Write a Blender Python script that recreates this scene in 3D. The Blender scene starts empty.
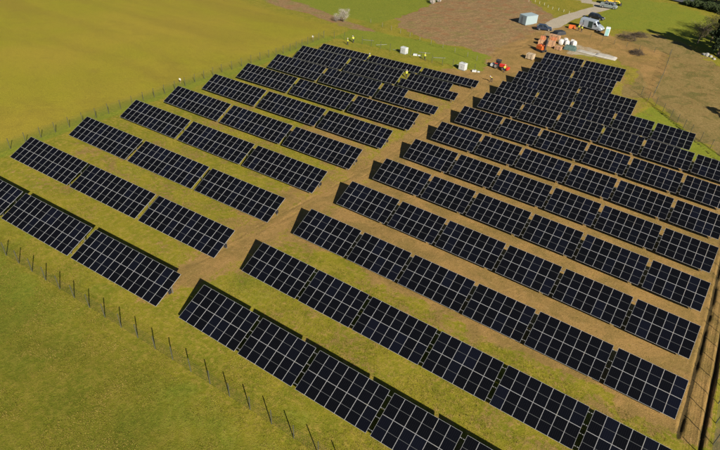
import bpy, math, random
import numpy as np
from mathutils import Vector, Matrix
from math import sin, cos, tan, pi, radians, atan2, sqrt
random.seed(7); rng = np.random.default_rng(7)
C = bpy.context.scene.collection
SC = bpy.context.scene

# ------------------------------------------------------------------ camera
yaw, pitch, roll = -0.545136, 0.628383, 0.055737
f = Vector((sin(yaw)*cos(pitch), cos(yaw)*cos(pitch), -sin(pitch)))
r = Vector((cos(yaw), -sin(yaw), 0)); u = r.cross(f)
r2 = cos(roll)*r + sin(roll)*u; u2 = -sin(roll)*r + cos(roll)*u
cd = bpy.data.cameras.new('camera'); cam = bpy.data.objects.new('camera', cd); C.objects.link(cam)
M = Matrix((r2, u2, -f)).transposed().to_4x4(); M.translation = Vector((0, 0, 44.928)); cam.matrix_world = M
cd.sensor_width = 36; cd.lens = 551.135/720*36; cd.clip_start = 0.5; cd.clip_end = 6000
SC.camera = cam
# ------------------------------------------------------------------ light
AZ, EL = -0.978775, 0.54376            # direction shadows run (from +Y towards +X), sun elevation
w = bpy.data.worlds.new('World'); SC.world = w; w.use_nodes = True
nt = w.node_tree; bg = nt.nodes['Background']
sky = nt.nodes.new('ShaderNodeTexSky'); sky.sky_type = 'NISHITA'; sky.sun_disc = False
sky.sun_elevation = EL; sky.sun_rotation = AZ + pi; sky.air_density = 0.55; sky.dust_density = 0.3
nt.links.new(sky.outputs[0], bg.inputs[0]); bg.inputs[1].default_value = 0.05
sd = bpy.data.lights.new('sun', 'SUN'); sd.energy = 5.0; sd.angle = radians(0.5); sd.color = (1, .91, .76)
sun = bpy.data.objects.new('sun', sd); C.objects.link(sun)
sdir = Vector((sin(AZ)*cos(EL), cos(AZ)*cos(EL), -sin(EL)))
sun.rotation_euler = sdir.to_track_quat('-Z', 'Y').to_euler(); sun.location = (60, -40, 80)
SC.view_settings.view_transform = 'Standard'; SC.view_settings.look = 'None'
SC.view_settings.exposure = 0.76
SC.cycles.diffuse_bounces = 1; SC.view_settings.gamma = 1

# ------------------------------------------------------------------ helpers
def tag(o, label=None, cat=None, group=None, kind=None):
    if label: o['label'] = label
    if cat: o['category'] = cat
    if group: o['group'] = group
    if kind: o['kind'] = kind
    return o
def empty(name, loc, rot=(0, 0, 0)):
    o = bpy.data.objects.new(name, None); C.objects.link(o); o.location = loc; o.rotation_euler = rot
    o.empty_display_size = .2
    return o
def link(name, mesh, parent=None, loc=(0, 0, 0), rot=(0, 0, 0)):
    o = bpy.data.objects.new(name, mesh); C.objects.link(o); o.location = loc; o.rotation_euler = rot; o.parent = parent
    return o
class MB:
    def __init__(s): s.v = []; s.f = []; s.m = []; s.sm = []
    def add(s, V, F, m=0, smooth=False):
        n = len(s.v); s.v += [tuple(p) for p in V]; s.f += [tuple(n+i for i in q) for q in F]
        s.m += [m]*len(F); s.sm += [smooth]*len(F); return s
    def box(s, a, b, m=0, R=None):
        x0, y0, z0 = a; x1, y1, z1 = b
        V = [(x0,y0,z0),(x1,y0,z0),(x1,y1,z0),(x0,y1,z0),(x0,y0,z1),(x1,y0,z1),(x1,y1,z1),(x0,y1,z1)]
        if R is not None: V = [R @ Vector(p) for p in V]
        return s.add(V, [(0,3,2,1),(4,5,6,7),(0,1,5,4),(1,2,6,5),(2,3,7,6),(3,0,4,7)], m)
    def tube(s, pts, rad, m=0, n=8, cap=True, smooth=True):
        pts = [Vector(p) for p in pts]; rad = rad if isinstance(rad, (list, tuple)) else [rad]*len(pts)
        V = []; prev = None
        for i, p in enumerate(pts):
            d = (pts[min(i+1, len(pts)-1)] - pts[max(i-1, 0)]).normalized()
            a = Vector((0, 0, 1)) if abs(d.z) < .9 else Vector((1, 0, 0))
            if prev is not None: a = prev
            x = (a - d*a.dot(d)).normalized(); prev = x; y = d.cross(x)
            V += [p + x*cos(2*pi*k/n)*rad[i] + y*sin(2*pi*k/n)*rad[i] for k in range(n)]
        F = [(i*n+k, i*n+(k+1) % n, (i+1)*n+(k+1) % n, (i+1)*n+k) for i in range(len(pts)-1) for k in range(n)]
        s.add(V, F, m, smooth)
        if cap: s.add([V[k] for k in range(n)], [tuple(range(n))[::-1]], m); s.add([V[-n+k] for k in range(n)], [tuple(range(n))], m)
        return s
    def loft(s, rings, m=0, smooth=True, cap=True):
        n = len(rings[0]); V = [p for rg in rings for p in rg]
        F = [(i*n+k, i*n+(k+1) % n, (i+1)*n+(k+1) % n, (i+1)*n+k) for i in range(len(rings)-1) for k in range(n)]
        s.add(V, F, m, smooth)
        if cap: s.add(rings[0], [tuple(range(n))[::-1]], m); s.add(rings[-1], [tuple(range(n))], m)
        return s
    def mesh(s, name, mats):
        me = bpy.data.meshes.new(name); me.from_pydata(s.v, [], s.f)
        for m_ in (mats if isinstance(mats, (list, tuple)) else [mats]): me.materials.append(m_)
        me.polygons.foreach_set('material_index', s.m); me.polygons.foreach_set('use_smooth', s.sm); me.update()
        return me
    def build(s, name, mats, parent=None, loc=(0, 0, 0), rot=(0, 0, 0)):
        return link(name, s.mesh(name, mats), parent, loc, rot)

def mat(name, col, rough=.6, metal=0, noise=None, bump=0, spec=.5, emit=None):
    m = bpy.data.materials.new(name); m.use_nodes = True; t = m.node_tree; b = t.nodes['Principled BSDF']
    b.inputs['Base Color'].default_value = (*col, 1); b.inputs['Roughness'].default_value = rough; b.inputs['Metallic'].default_value = metal
    b.inputs['Specular IOR Level'].default_value = spec
    if noise:
        sc_, amt = noise
        tc = t.nodes.new('ShaderNodeTexCoord'); n = t.nodes.new('ShaderNodeTexNoise'); n.inputs['Scale'].default_value = sc_; n.inputs['Detail'].default_value = 6
        t.links.new(tc.outputs['Object'], n.inputs['Vector'])
        mp = t.nodes.new('ShaderNodeMapRange'); mp.inputs[1].default_value = .3; mp.inputs[2].default_value = .7; mp.inputs[3].default_value = 1-amt; mp.inputs[4].default_value = 1+amt
        t.links.new(n.outputs[0], mp.inputs[0])
        mx = t.nodes.new('ShaderNodeMix'); mx.data_type = 'RGBA'; mx.blend_type = 'MULTIPLY'; mx.inputs[0].default_value = 1; mx.inputs[6].default_value = (*col, 1)
        t.links.new(mp.outputs[0], mx.inputs[7]); t.links.new(mx.outputs[2], b.inputs['Base Color'])
        if bump:
            bp = t.nodes.new('ShaderNodeBump'); bp.inputs['Strength'].default_value = bump; bp.inputs['Distance'].default_value = .05
            t.links.new(n.outputs[0], bp.inputs['Height']); t.links.new(bp.outputs[0], b.inputs['Normal'])
    return m

# ------------------------------------------------------------------ terrain
T = [-2.0701304852992077, -1.2990138427263287, -1.4097971050743274, -0.45084319871184625, -1.1299085589251474, -0.41152799073271623,
     -0.024418832428290727, 0.47997725221197696, 1.3661951963185017, -0.2468247110662532, 0.003454278381006287, -0.11982422974746018]
def soft(v, lo, hi, k):
    v = np.asarray(v, float)
    return np.where(v < lo, lo - k*np.tanh((lo-v)/k), np.where(v > hi, hi + k*np.tanh((v-hi)/k), v))
def basis(x, y):
    x = x/50; y = (y-40)/50
    return [x, y, x*x, x*y, y*y, x**3, x*x*y, x*y*y, y**3, y**4, x*y**3, x*x*y*y]
def raw(x, y): return sum(t*b for t, b in zip(T, basis(x, y)))
def gz(x, y): return float(raw(float(x), float(y)))
def tz(x, y):
    z = raw(soft(x, -95, 30, 20), soft(y, 20, 145, 25))
    return z if np.ndim(x) else float(z)

def vnoise(x, y, s, seed=0):
    """smooth value noise, 0..1"""
    g = np.random.default_rng(seed).random((256, 256)); x = x/s; y = y/s
    xi = np.floor(x).astype(int); yi = np.floor(y).astype(int); fx = x-xi; fy = y-yi
    fx = fx*fx*(3-2*fx); fy = fy*fy*(3-2*fy); a = lambda i, j: g[(xi+i) % 256, (yi+j) % 256]
    return (a(0,0)*(1-fx)+a(1,0)*fx)*(1-fy)+(a(0,1)*(1-fx)+a(1,1)*fx)*fy
def fbm(x, y, s, seed=0, o=4):
    r_ = 0; a = .5; t = 0
    for i in range(o): r_ = r_+a*vnoise(x+17*i, y-9*i, s/2**i, seed+i); t += a; a *= .5
    return r_/t
def sdf(poly, x, y):
    """signed distance to a polygon, positive inside"""
    P = np.array(poly, float); d = np.full(x.shape, 1e9); ins = np.zeros(x.shape, bool)
    for i in range(len(P)):
        a = P[i]; b = P[(i+1) % len(P)]; e = b-a; wx = x-a[0]; wy = y-a[1]
        t = np.clip((wx*e[0]+wy*e[1])/(e@e), 0, 1); d = np.minimum(d, np.hypot(wx-t*e[0], wy-t*e[1]))
        c = ((a[1] > y) != (b[1] > y)) & (x < (b[0]-a[0])*(y-a[1])/(b[1]-a[1]+1e-12)+a[0]); ins ^= c
    return np.where(ins, d, -d)
def ldist(line, x, y):
    P = np.array(line, float); d = np.full(x.shape, 1e9)
    for a, b in zip(P[:-1], P[1:]):
        e = b-a; wx = x-a[0]; wy = y-a[1]; t = np.clip((wx*e[0]+wy*e[1])/(e@e), 0, 1)
        d = np.minimum(d, np.hypot(wx-t*e[0], wy-t*e[1]))
    return d
def sm(v, a, b): t = np.clip((v-a)/(b-a), 0, 1); return t*t*(3-2*t)

def axis(lo, hi, step, far_lo, far_hi):
    a = list(np.arange(lo, hi+1e-6, step)); s = step; v = hi
    while v < far_hi: s *= 1.18; v += s; a.append(v)
    s = step; v = lo; pre = []
    while v > far_lo: s *= 1.18; v -= s; pre.append(v)
    return np.array(pre[::-1]+a)
def grid_mesh(name, xs, ys, zf, m):
    X, Y = np.meshgrid(xs, ys); Z = zf(X, Y); nx, ny = len(xs), len(ys)
    me = bpy.data.meshes.new(name); V = np.stack([X, Y, Z], -1).reshape(-1, 3)
    I = np.arange(nx*ny).reshape(ny, nx); F = np.stack([I[:-1,:-1], I[:-1,1:], I[1:,1:], I[1:,:-1]], -1).reshape(-1, 4)
    me.from_pydata(V.tolist(), [], F.tolist()); me.materials.append(m)
    me.polygons.foreach_set('use_smooth', [True]*len(F)); me.update()
    return me, X.ravel(), Y.ravel()

# ---- zones (world metres)
BROWN = [(-83,150),(-79,147),(-72,138.4),(-60.5,135.6),(-50,135),(-44,133),(-38,140),(-35,152),(-38,160),(-41,176),(-57,197),(-70,205),(-84,184)]
HEATH2 = [(-130,141),(-110,137),(-96,134),(-86,131),(-76,132),(-74,135),(-82,137),(-93,139.5),(-105,146),(-118,151),(-135,152)]
SITE = [(-41,100),(-33,100),(-28,150),(-20,150),(-12,143),(-7,131),(-8,160),(-19,164),(-26,172),(-36,171),(-41,166),(-45,150),(-46,134),(-44,124),(-46,119),(-50,118.5),(-44,110)]
STRAW = [(-12,128),(-7,131),(3,119),(9,113),(14,108),(14,20),(90,20),(120,150),(60,160),(8,158),(1,163),(-7,171),(-14,176),(-20,176),(-26,170),(-19,158),(-8,160),(-14,146),(-12,133)]
MEADOW = [(-33,172),(-27,171.5),(-19,176.5),(-14.5,178.5),(-5,172.5),(2,168),(70,160),(60,190),(0,203),(-8,215),(-19,219),(-42,212),(-33,200),(-33,193)]
TRACKG = [(-60,240),(-47,206),(-41.5,205.5),(-33,200),(-36,191),(-39.5,180),(-41,168)]
CROPEDGE = [(-87.5,-80),(-87.5,120),(-92,132),(-125,134.5),(-140,140),(-500,300),(-900,300),(-900,-80)]
PATHC = [(-43.5,27),(-42.5,31),(-41,38),(-39.8,50),(-38.8,60),(-38.6,75),(-38.4,90),(-39,104),(-40,118),(-39,135)]
DIRTROWS = [(-41,52),(-37.5,38),(-20,43),(14,46),(14,108),(8,112),(-9,131),(-12,143),(-30,150),(-42,135),(-45,122),(-58,114),(-56,98),(-58,82),(-60,68),(-50,62),(-44,55)]

X0, X1, Y0, Y1 = -100, 24, 2, 186
xs = axis(X0, X1, .5, -3500, 3500); ys = axis(Y0, Y1, .5, -3500, 3500)
xs = np.unique(np.round(np.concatenate([xs, np.arange(9.6, 14.2, .11), np.arange(-43, -38, .16)]), 3))

def relief(X, Y):
    z = tz(X, Y)
    near = sm(-np.maximum.reduce([X0-10-X, X-X1-10, Y0-10-Y, Y-Y1-30]), 0, 15)
    n = (fbm(X, Y, 9, 3)-.5)*.22 + (fbm(X, Y, 2.2, 5, 3)-.5)*.10
    z = z + n*near
    far = np.hypot(X, Y-100)
    z = z + sm(far, 200, 1500)*(fbm(X, Y, 400, 8)-.4)*30
    # wheel ruts / trench beside the far side fence, and along the middle track
    for line, wd, dp, lo_ in TRENCHES:
        d = ldist(line, X, Y)+(vnoise(X, Y, 2.5, 12)-.5)*.18; z = z - dp*np.exp(-(d/wd)**2)*(sm(vnoise(X, Y, 1.6, 11), lo_, lo_+.3)) + dp*.16*np.exp(-((d-wd*2.2)/wd)**2)
    # rough moorland lumps
    b = np.maximum(sm(sdf(BROWN, X, Y), 0, 3), .0); z = z + b*(fbm(X, Y, 1.3, 21, 3)-.45)*.28
    return z
TRENCHES = [([(13.0,20),(12.3,43),(12.7,55),(13.0,70),(13.2,104),(3.2,116.5),(-6.3,127)], .19, .36, -.35),
            ([(10.4,43),(10.8,52),(11.3,64),(11.6,78),(11.8,104)], .20, .22, .3),
            ([(-45,20),(-41.9,45),(-40.2,60),(-39.1,70.3),(-38.6,82),(-38.6,95),(-39.8,109)], .16, .045, .2),
            ([(-43.4,30),(-40.6,46),(-38.9,60),(-37.9,70.3),(-37.4,82),(-37.4,95),(-38.2,109)], .16, .035, .2)]

def gm():
    m = bpy.data.materials.new('ground_cover'); m.use_nodes = True; t = m.node_tree; N = t.nodes; L = t.links
    b = N['Principled BSDF']; b.inputs['Roughness'].default_value = .95; b.inputs['Specular IOR Level'].default_value = .12
    geo = N.new('ShaderNodeNewGeometry')
    def noise(scale, detail=5, dist=0, rough=.6):
        n = N.new('ShaderNodeTexNoise'); n.inputs['Scale'].default_value = scale; n.inputs['Detail'].default_value = detail; n.inputs['Distortion'].default_value = dist
        n.inputs['Roughness'].default_value = rough
        L.new(geo.outputs['Position'], n.inputs['Vector']); return n.outputs[0]
    def rng_(v, a, b_, c=0, d=1):
        q = N.new('ShaderNodeMapRange'); q.interpolation_type = 'SMOOTHSTEP'
        for i, k in enumerate((a, b_, c, d)): q.inputs[i+1].default_value = k
        L.new(v, q.inputs[0]); return q.outputs[0]
    def mth(op, a, b_):
        q = N.new('ShaderNodeMath'); q.operation = op
        for i, k in enumerate((a, b_)):
            if isinstance(k, (int, float)): q.inputs[i].default_value = k
            else: L.new(k, q.inputs[i])
        return q.outputs[0]
    def mix(fac, a, b_, mode='MIX'):
        q = N.new('ShaderNodeMix'); q.data_type = 'RGBA'; q.blend_type = mode
        for i, k in ((0, fac), (6, a), (7, b_)):
            if isinstance(k, (int, float)): q.inputs[i].default_value = k
            elif isinstance(k, tuple): q.inputs[i].default_value = (*k, 1)
            else: L.new(k, q.inputs[i])
        return q.outputs[2]
    def attr(n):
        a = N.new('ShaderNodeAttribute'); a.attribute_name = n; return a
    big = noise(.035, 3); mid = noise(.28, 5, .6); small = noise(1.9, 6, 0, .68); fine = noise(9, 4, 0, .7); blades = noise(28, 3, 0, .7)
    a1 = attr('cover_a'); a2 = attr('cover_b')
    s1 = N.new('ShaderNodeSeparateColor'); L.new(a1.outputs['Color'], s1.inputs[0]); s2 = N.new('ShaderNodeSeparateColor'); L.new(a2.outputs['Color'], s2.inputs[0])
    dirt, straw, crop = s1.outputs; lush, heath, gravel = s2.outputs
    edge = mth('ADD', mth('MULTIPLY', mth('SUBTRACT', mid, .5), .9), mth('ADD', mth('MULTIPLY', mth('SUBTRACT', small, .5), .8), mth('MULTIPLY', mth('SUBTRACT', fine, .5), .5)))
    def thr(msk, s=.8): return rng_(mth('ADD', msk, mth('MULTIPLY', edge, s)), .38, .62)
    # base pasture: yellow-olive with green and dry patches
    base = mix(rng_(mid, .35, .65), GRASS_A, GRASS_B)
    base = mix(rng_(small, .42, .7), base, GRASS_DRY)
    base = mix(mth('MULTIPLY', rng_(fine, .5, .68), .5), base, (.058,.072,.010))
    lushc = mix(rng_(small, .35, .65), (.135,.175,.016), (.175,.200,.020))
    base = mix(mth('MULTIPLY', thr(lush, .55), .8), base, lushc)
    dp_ = attr('deep_vignette'); base = mix(mth('MULTIPLY', dp_.outputs['Fac'], .8), base, mix(rng_(small, .35, .65), (.075,.090,.008), (.115,.110,.012)))  # deeper green plus lens vignette painted into the pasture colour
    cropc = mix(rng_(big, .35, .65), CROP_A, CROP_B)
    mpg = N.new('ShaderNodeMapping'); mpg.inputs['Scale'].default_value = (.012,.05,1); mpg.inputs['Rotation'].default_value = (0,0,.5); L.new(geo.outputs['Position'], mpg.inputs[0])
    sn = N.new('ShaderNodeTexNoise'); sn.inputs['Scale'].default_value = 1; sn.inputs['Detail'].default_value = 4; sn.inputs['Distortion'].default_value = 1.2; L.new(mpg.outputs[0], sn.inputs['Vector'])
    cropc = mix(rng_(sn.outputs[0], .38, .68, 0, .5), cropc, (.200,.150,.022)); cropc = mix(rng_(mid, .45, .75, 0, .25), cropc, (.17,.13,.02))
    base = mix(crop, base, cropc)
    strawc = mix(rng_(small, .35, .65), (.235,.165,.062), (.155,.118,.036))
    strawc = mix(rng_(mid, .46, .66, 0, .85), strawc, (.095,.092,.022))
    strawc = mix(rng_(fine, .5, .7, 0, .5), strawc, (.27,.20,.09))
    base = mix(thr(straw, .5), base, strawc)
    heathc = mix(rng_(small, .35, .62), (.30,.195,.095), (.185,.125,.055)); heathc = mix(rng_(mid, .5, .68, 0, .75), heathc, (.24,.115,.05)); heathc = mix(rng_(mid, .48, .34, 0, .6), heathc, (.17,.145,.045))
    base = mix(thr(heath, .5), base, heathc)
    dirtc = mix(rng_(mid, .35, .65), DIRT_A, DIRT_B); dirtc = mix(rng_(fine, .55, .75, 0, .6), dirtc, (.15,.098,.038))
    dirtc = mix(rng_(small, .56, .72, 0, .6), dirtc, (.34,.225,.10)); dirtc = mix(rng_(small, .46, .3, 0, .55), dirtc, (.125,.095,.024))
    base = mix(mth('MULTIPLY', thr(dirt, 1.0), .93), base, dirtc)
    gravc = mix(rng_(fine, .4, .65), (.40,.35,.27), (.31,.27,.20))
    base = mix(thr(gravel, .35), base, gravc)
    dark = attr('dark_soil'); base = mix(mth('MULTIPLY', thr(dark.outputs['Fac'], .7), .85), base, (.03,.024,.011))
    v = mth('ADD', mth('MULTIPLY', blades, .6), mth('MULTIPLY', fine, .4))
    base = mix(1.0, base, rng_(v, .34, .66, .5, 1.45), 'MULTIPLY')
    L.new(base, b.inputs['Base Color'])
    bp = N.new('ShaderNodeBump'); bp.inputs['Strength'].default_value = .8; bp.inputs['Distance'].default_value = .16
    L.new(mth('ADD', mth('MULTIPLY', small, .8), mth('ADD', mth('MULTIPLY', fine, .5), mth('MULTIPLY', blades, .22))), bp.inputs['Height']); L.new(bp.outputs[0], b.inputs['Normal'])
    return m
GRASS_A = (.222,.196,.016); GRASS_B = (.155,.160,.011); GRASS_DRY = (.300,.225,.042)
CROP_A = (.235,.210,.017); CROP_B = (.270,.215,.024); DIRT_A = (.300,.182,.066); DIRT_B = (.215,.142,.047)
GM = gm()
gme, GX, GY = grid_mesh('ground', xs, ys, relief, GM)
def put(name, a, b_, c):
    at = gme.attributes.new(name, 'FLOAT_COLOR', 'POINT')
    at.data.foreach_set('color', np.stack([a, b_, c, np.ones_like(a)], -1).ravel().astype(np.float32))
nz = (fbm(GX, GY, 6, 31, 5)-.5)+(vnoise(GX, GY, 1.4, 35)-.5)*.35
m_rows = sm(sdf(DIRTROWS, GX, GY)+nz*10, -3, 5)*(.55 + .3*sm(GY, 45, 75))
m_rows = m_rows*(.85+.4*(fbm(GX, GY, 12, 33)-.5)*2)
m_path = sm(-ldist(PATHC, GX, GY)+nz*3, -3.6, -.6)*.95
m_right = sm(GX+nz*5, -39, -34)*sm(-GX, -14, -12)*sm(GY+GX*.04+nz*7, 41.5, 45.5)*sm(-GY, -112, -100)*.82
m_in = sm(GX, -84, -80)*sm(-GX, -13, -10)*sm(GY+nz*4, 22.5, 27)*sm(-GY, -112, -104)*(.16+.42*fbm(GX, GY, 7, 55))
m_wide = sm(sdf([(-44,28),(-40,28),(-36,38),(-37,52),(-38,62),(-42,62),(-47,46),(-46,34)], GX, GY)+nz*7, -3, 2)*.6
m_site = sm(sdf(SITE, GX, GY)+nz*5, -2, 2)*.85
edgestrip = sm(GX, 9, 11)*sm(-GX, -13.6, -12.6)*sm(GY, 42, 48)*sm(-GY, -108, -100)*.8
front = sm(-ldist([(-38,28),(-18,30),(14,31)], GX, GY), -4, 0)*0
alley = sum(np.exp(-((GY-(y+6.6))/1.7)**2)*a for y, a in ((25.3,.36),(34.7,.36),(44.1,.85),(53.6,.8),(63,.75),(72.2,.7)))*sm(GX, -37, -34)*sm(-GX, -14, -9)
alleyL = sum(np.exp(-((GY-(y+6.8))/1.8)**2)*a for y, a in ((24.2,.34),(33.3,.42),(42.8,.42),(52.4,.5),(61.8,.55),(71.2,.6),(80.8,.6)))*sm(GX, -84, -58)*sm(-GX, 38, 44)
dirt = np.clip(np.maximum.reduce([m_rows*.8, m_right, m_in, m_path*(.62+.3*fbm(GX, GY, 5, 51)), m_wide, m_site, edgestrip, alley, alleyL]), 0, 1)
# green tongues at the R10-R11 ends and between the lower rows
green_end = sm(sdf([(-6,127),(-9,116),(4,108),(12,100),(14,107),(3,118),(-5,126)], GX, GY), -1, 1)
dirt = dirt*(1-green_end)
straw = sm(sdf(STRAW, GX, GY)+nz*6, -2, 2)*(1-edgestrip)
crop = sm(sdf(CROPEDGE, GX, GY)+nz*3, -2, 3)
crop = np.maximum(crop, 0)
meadow = sm(sdf(MEADOW, GX, GY)+nz*3, -1, 2)
topfield = sm(GY+GX*.25+nz*6, 122, 130)*sm(-GX, 84, 92)*(1-crop)       # brighter pasture past the lane
topfield = np.maximum(topfield, sm(GY, 138, 146)*sm(-GX, 80, 86)*sm(GX, -140, -125))
strip = sm(-np.abs(GY-128), -9, -4)*sm(GX, -88, -84)*sm(-GX, 39, 44)
fgreen = sm(-GY, -21.6, -20.2)*sm(-GX, -8, 20)*.55
lush = np.clip(np.maximum.reduce([meadow*.62, topfield*.9, strip*.9, green_end, fgreen*(fbm(GX, GY, 14, 41)+.35), sm(fbm(GX, GY, 11, 43), .5, .72)*.45*(1-crop)]), 0, 1)
verge = sm(-np.abs(GX+86.5), -4, -1)*sm(-GY, -128, -118)*.75
lush = np.maximum(lush, verge)*(1-.5*m_path)
straw = straw*(1-meadow)
heath = np.maximum(sm(sdf(BROWN, GX, GY)+nz*5, -1.5, 1.5), sm(sdf(HEATH2, GX, GY)+nz*4, -1, 2)*.62)
gravel = np.maximum(sm(-ldist(TRACKG, GX, GY)+nz*1.0, -3.0, -1.9), sm(sdf([(-33,152),(-30,146),(-19,147.5),(-17.5,151),(-24,154),(-30,156)], GX, GY)+nz*3, -1.5, 1.5)*.55)
gravel = np.maximum(gravel, sm(-ldist([(-41,170),(-39,160),(-37,150)], GX, GY)+nz*2, -3, -1)*.45)
dark_soil = np.zeros_like(GX)
for line, wd, dp, lo_ in TRENCHES: dark_soil = np.maximum(dark_soil, np.exp(-(ldist(line, GX, GY)/(wd*1.15))**2)*(.95 if dp > .15 else .38))
dark_soil = np.maximum(dark_soil, .5*np.exp(-(ldist([(-86,141),(-81,139.2),(-66,133.6),(-50,128.8),(-44,126)], GX, GY)/.5)**2))
dark_soil = np.maximum(dark_soil, .4*np.exp(-(ldist([(-29,162),(-15,159.3),(-8,160.5)], GX, GY)/.6)**2))
dark_soil = np.maximum(dark_soil, edgestrip*(.25+.35*fbm(GX, GY, 4, 57)))  # edge strip soil colour darkened in uneven patches
put('cover_a', dirt, straw, crop); put('cover_b', lush, heath, gravel)
deep_vignette = sm(-GY-.05*(GX+40)+nz*5, -26, -12)*(.5+.7*fbm(GX, GY, 9, 91))  # near field: greener pasture, with vignette darkening put into its colour
at = gme.attributes.new('deep_vignette', 'FLOAT', 'POINT'); at.data.foreach_set('value', np.clip(deep_vignette, 0, 1).astype(np.float32))
at = gme.attributes.new('dark_soil', 'FLOAT', 'POINT'); at.data.foreach_set('value', dark_soil.astype(np.float32))
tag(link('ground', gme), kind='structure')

# real tufts over the nearer pasture
def grass_mat():
    m = mat('grass_blades', (.2,.17,.02), .9, spec=.1); t = m.node_tree; N = t.nodes; L = t.links; b = N['Principled BSDF']
    geo = N.new('ShaderNodeNewGeometry'); n = N.new('ShaderNodeTexNoise'); n.inputs['Scale'].default_value = .5; n.inputs['Detail'].default_value = 5; L.new(geo.outputs['Position'], n.inputs['Vector'])
    a = N.new('ShaderNodeMath'); a.operation = 'MULTIPLY_ADD'; L.new(geo.outputs['Random Per Island'], a.inputs[0]); a.inputs[1].default_value = .45; L.new(n.outputs[0], a.inputs[2])
    r_ = N.new('ShaderNodeValToRGB'); e = r_.color_ramp.elements; e[0].position = .38; e[0].color = (.085,.105,.010,1); e[1].position = .95; e[1].color = (.27,.20,.055,1); k = e.new(.68); k.color = (.155,.145,.016,1)
    L.new(a.outputs[0], r_.inputs[0]); L.new(r_.outputs[0], b.inputs['Base Color']); return m
def tufts(n):
    x = rng.uniform(-72, 13, n); y = rng.uniform(3, 72, n)
    dens = fbm(x, y, 3.0, 71); clear = np.abs((x+41)) < 3.2
    far = sm(y+.15*(x+40), 30, 70)
    keep = (rng.random(n) < sm(dens, .38, .62)*(1-.75*far)) & ~(clear & (y > 28)) & ~((y > 43) & (x > -38)) & (x < 9.5)
    x = x[keep]; y = y[keep]; n = len(x); z = relief(x, y)
    k = 4; X = np.repeat(x, k)+rng.normal(0, .05, n*k); Y = np.repeat(y, k)+rng.normal(0, .05, n*k); Z = np.repeat(z, k)-.02
    a = rng.uniform(0, 6.283, n*k); h = rng.uniform(.05, .15, n*k); w_ = rng.uniform(.012, .028, n*k); ln = rng.uniform(.03, .13, n*k)
    P0 = np.stack([X-np.sin(a)*w_, Y+np.cos(a)*w_, Z], -1); P1 = np.stack([X+np.sin(a)*w_, Y-np.cos(a)*w_, Z], -1); P2 = np.stack([X+np.cos(a)*ln, Y+np.sin(a)*ln, Z+h], -1)
    V = np.stack([P0, P1, P2], 1).reshape(-1, 3).astype(np.float32); m_ = len(V)//3
    me = bpy.data.meshes.new('grass'); me.vertices.add(len(V)); me.vertices.foreach_set('co', V.ravel()); me.loops.add(m_*3); me.loops.foreach_set('vertex_index', np.arange(m_*3, dtype=np.int32))
    me.polygons.add(m_); me.polygons.foreach_set('loop_start', np.arange(0, m_*3, 3, dtype=np.int32)); me.update(calc_edges=True); me.materials.append(grass_mat())
    tag(link('grass_tufts', me), kind='stuff')
tufts(260000)
def clods(n):
    x = rng.uniform(-48, 14, n); y = rng.uniform(26, 160, n); far = sm(y, 60, 130)
    ok = (((x < -36.5) & (x > -46) | (y > 44) & (x > -37) | (x > 10)) & (x < 13.5)) & (fbm(x, y, 2.5, 77) > .47) & (rng.random(n) < .25+.75*far) & ~((y > 108) & (x > -5) & (y < 128))
    x = x[ok]; y = y[ok]; n = len(x); z = relief(x, y); s_ = rng.uniform(.025, .075, n)*(1+.8*sm(y, 60, 130)); V = []
    D = np.array([(1,0,-.3),(-.5,.87,-.3),(-.5,-.87,-.3),(0,0,.9)])
    a = rng.uniform(0, 6.28, n); c_, s2 = np.cos(a), np.sin(a)
    V = np.stack([np.stack([x+(d[0]*c_-d[1]*s2)*s_*rng.uniform(.6,1.3,n), y+(d[0]*s2+d[1]*c_)*s_*rng.uniform(.6,1.3,n), z+d[2]*s_*rng.uniform(.6,1.2,n)], -1) for d in D], 1).reshape(-1, 3).astype(np.float32)
    F = np.array([(0,1,3),(1,2,3),(2,0,3)]); F = (F[None]+4*np.arange(n)[:,None,None]).reshape(-1, 3).astype(np.int32)
    me = bpy.data.meshes.new('clods'); me.vertices.add(len(V)); me.vertices.foreach_set('co', V.ravel()); me.loops.add(F.size); me.loops.foreach_set('vertex_index', F.ravel())
    me.polygons.add(len(F)); me.polygons.foreach_set('loop_start', np.arange(0, F.size, 3, dtype=np.int32)); me.update(calc_edges=True)
    me.materials.append(mat('soil_clod', (.19,.125,.05), .95, noise=(.6, .35), spec=.1)); tag(link('soil_clods', me), kind='stuff')
clods(110000)

# tarmac road past the meadow
asph = mat('asphalt', (.055,.06,.068), .9, noise=(3, .3), bump=.2)
def ribbon(name, line, wd, m, lift=.12, kind='structure'):
    P = [Vector((x, y, 0)) for x, y in line]; V = []; F = []; n = 8; k = 0; prev = None
    pts = []
    for a, b_ in zip(P[:-1], P[1:]):
        st = max(1, int((b_-a).length/3)); pts += [a.lerp(b_, i/st) for i in range(st)]
    pts.append(P[-1])
    for i, p in enumerate(pts):
        d = (pts[min(i+1, len(pts)-1)]-pts[max(i-1, 0)]).normalized(); s_ = Vector((-d.y, d.x, 0))
        for j in range(5):
            q = p+s_*wd*(j/4-.5); V.append((q.x, q.y, tz(q.x, q.y)+lift))
    for i in range(len(pts)-1):
        for j in range(4): F.append((i*5+j, (i+1)*5+j, (i+1)*5+j+1, i*5+j+1))
    mb = MB().add(V, F, 0, True); return tag(mb.build(name, m), kind=kind)
ribbon('road', [(-30,236),(-20,226.5),(-12,223),(-2,220),(12,217),(60,205),(140,180)], 6.5, asph, .35)

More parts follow.
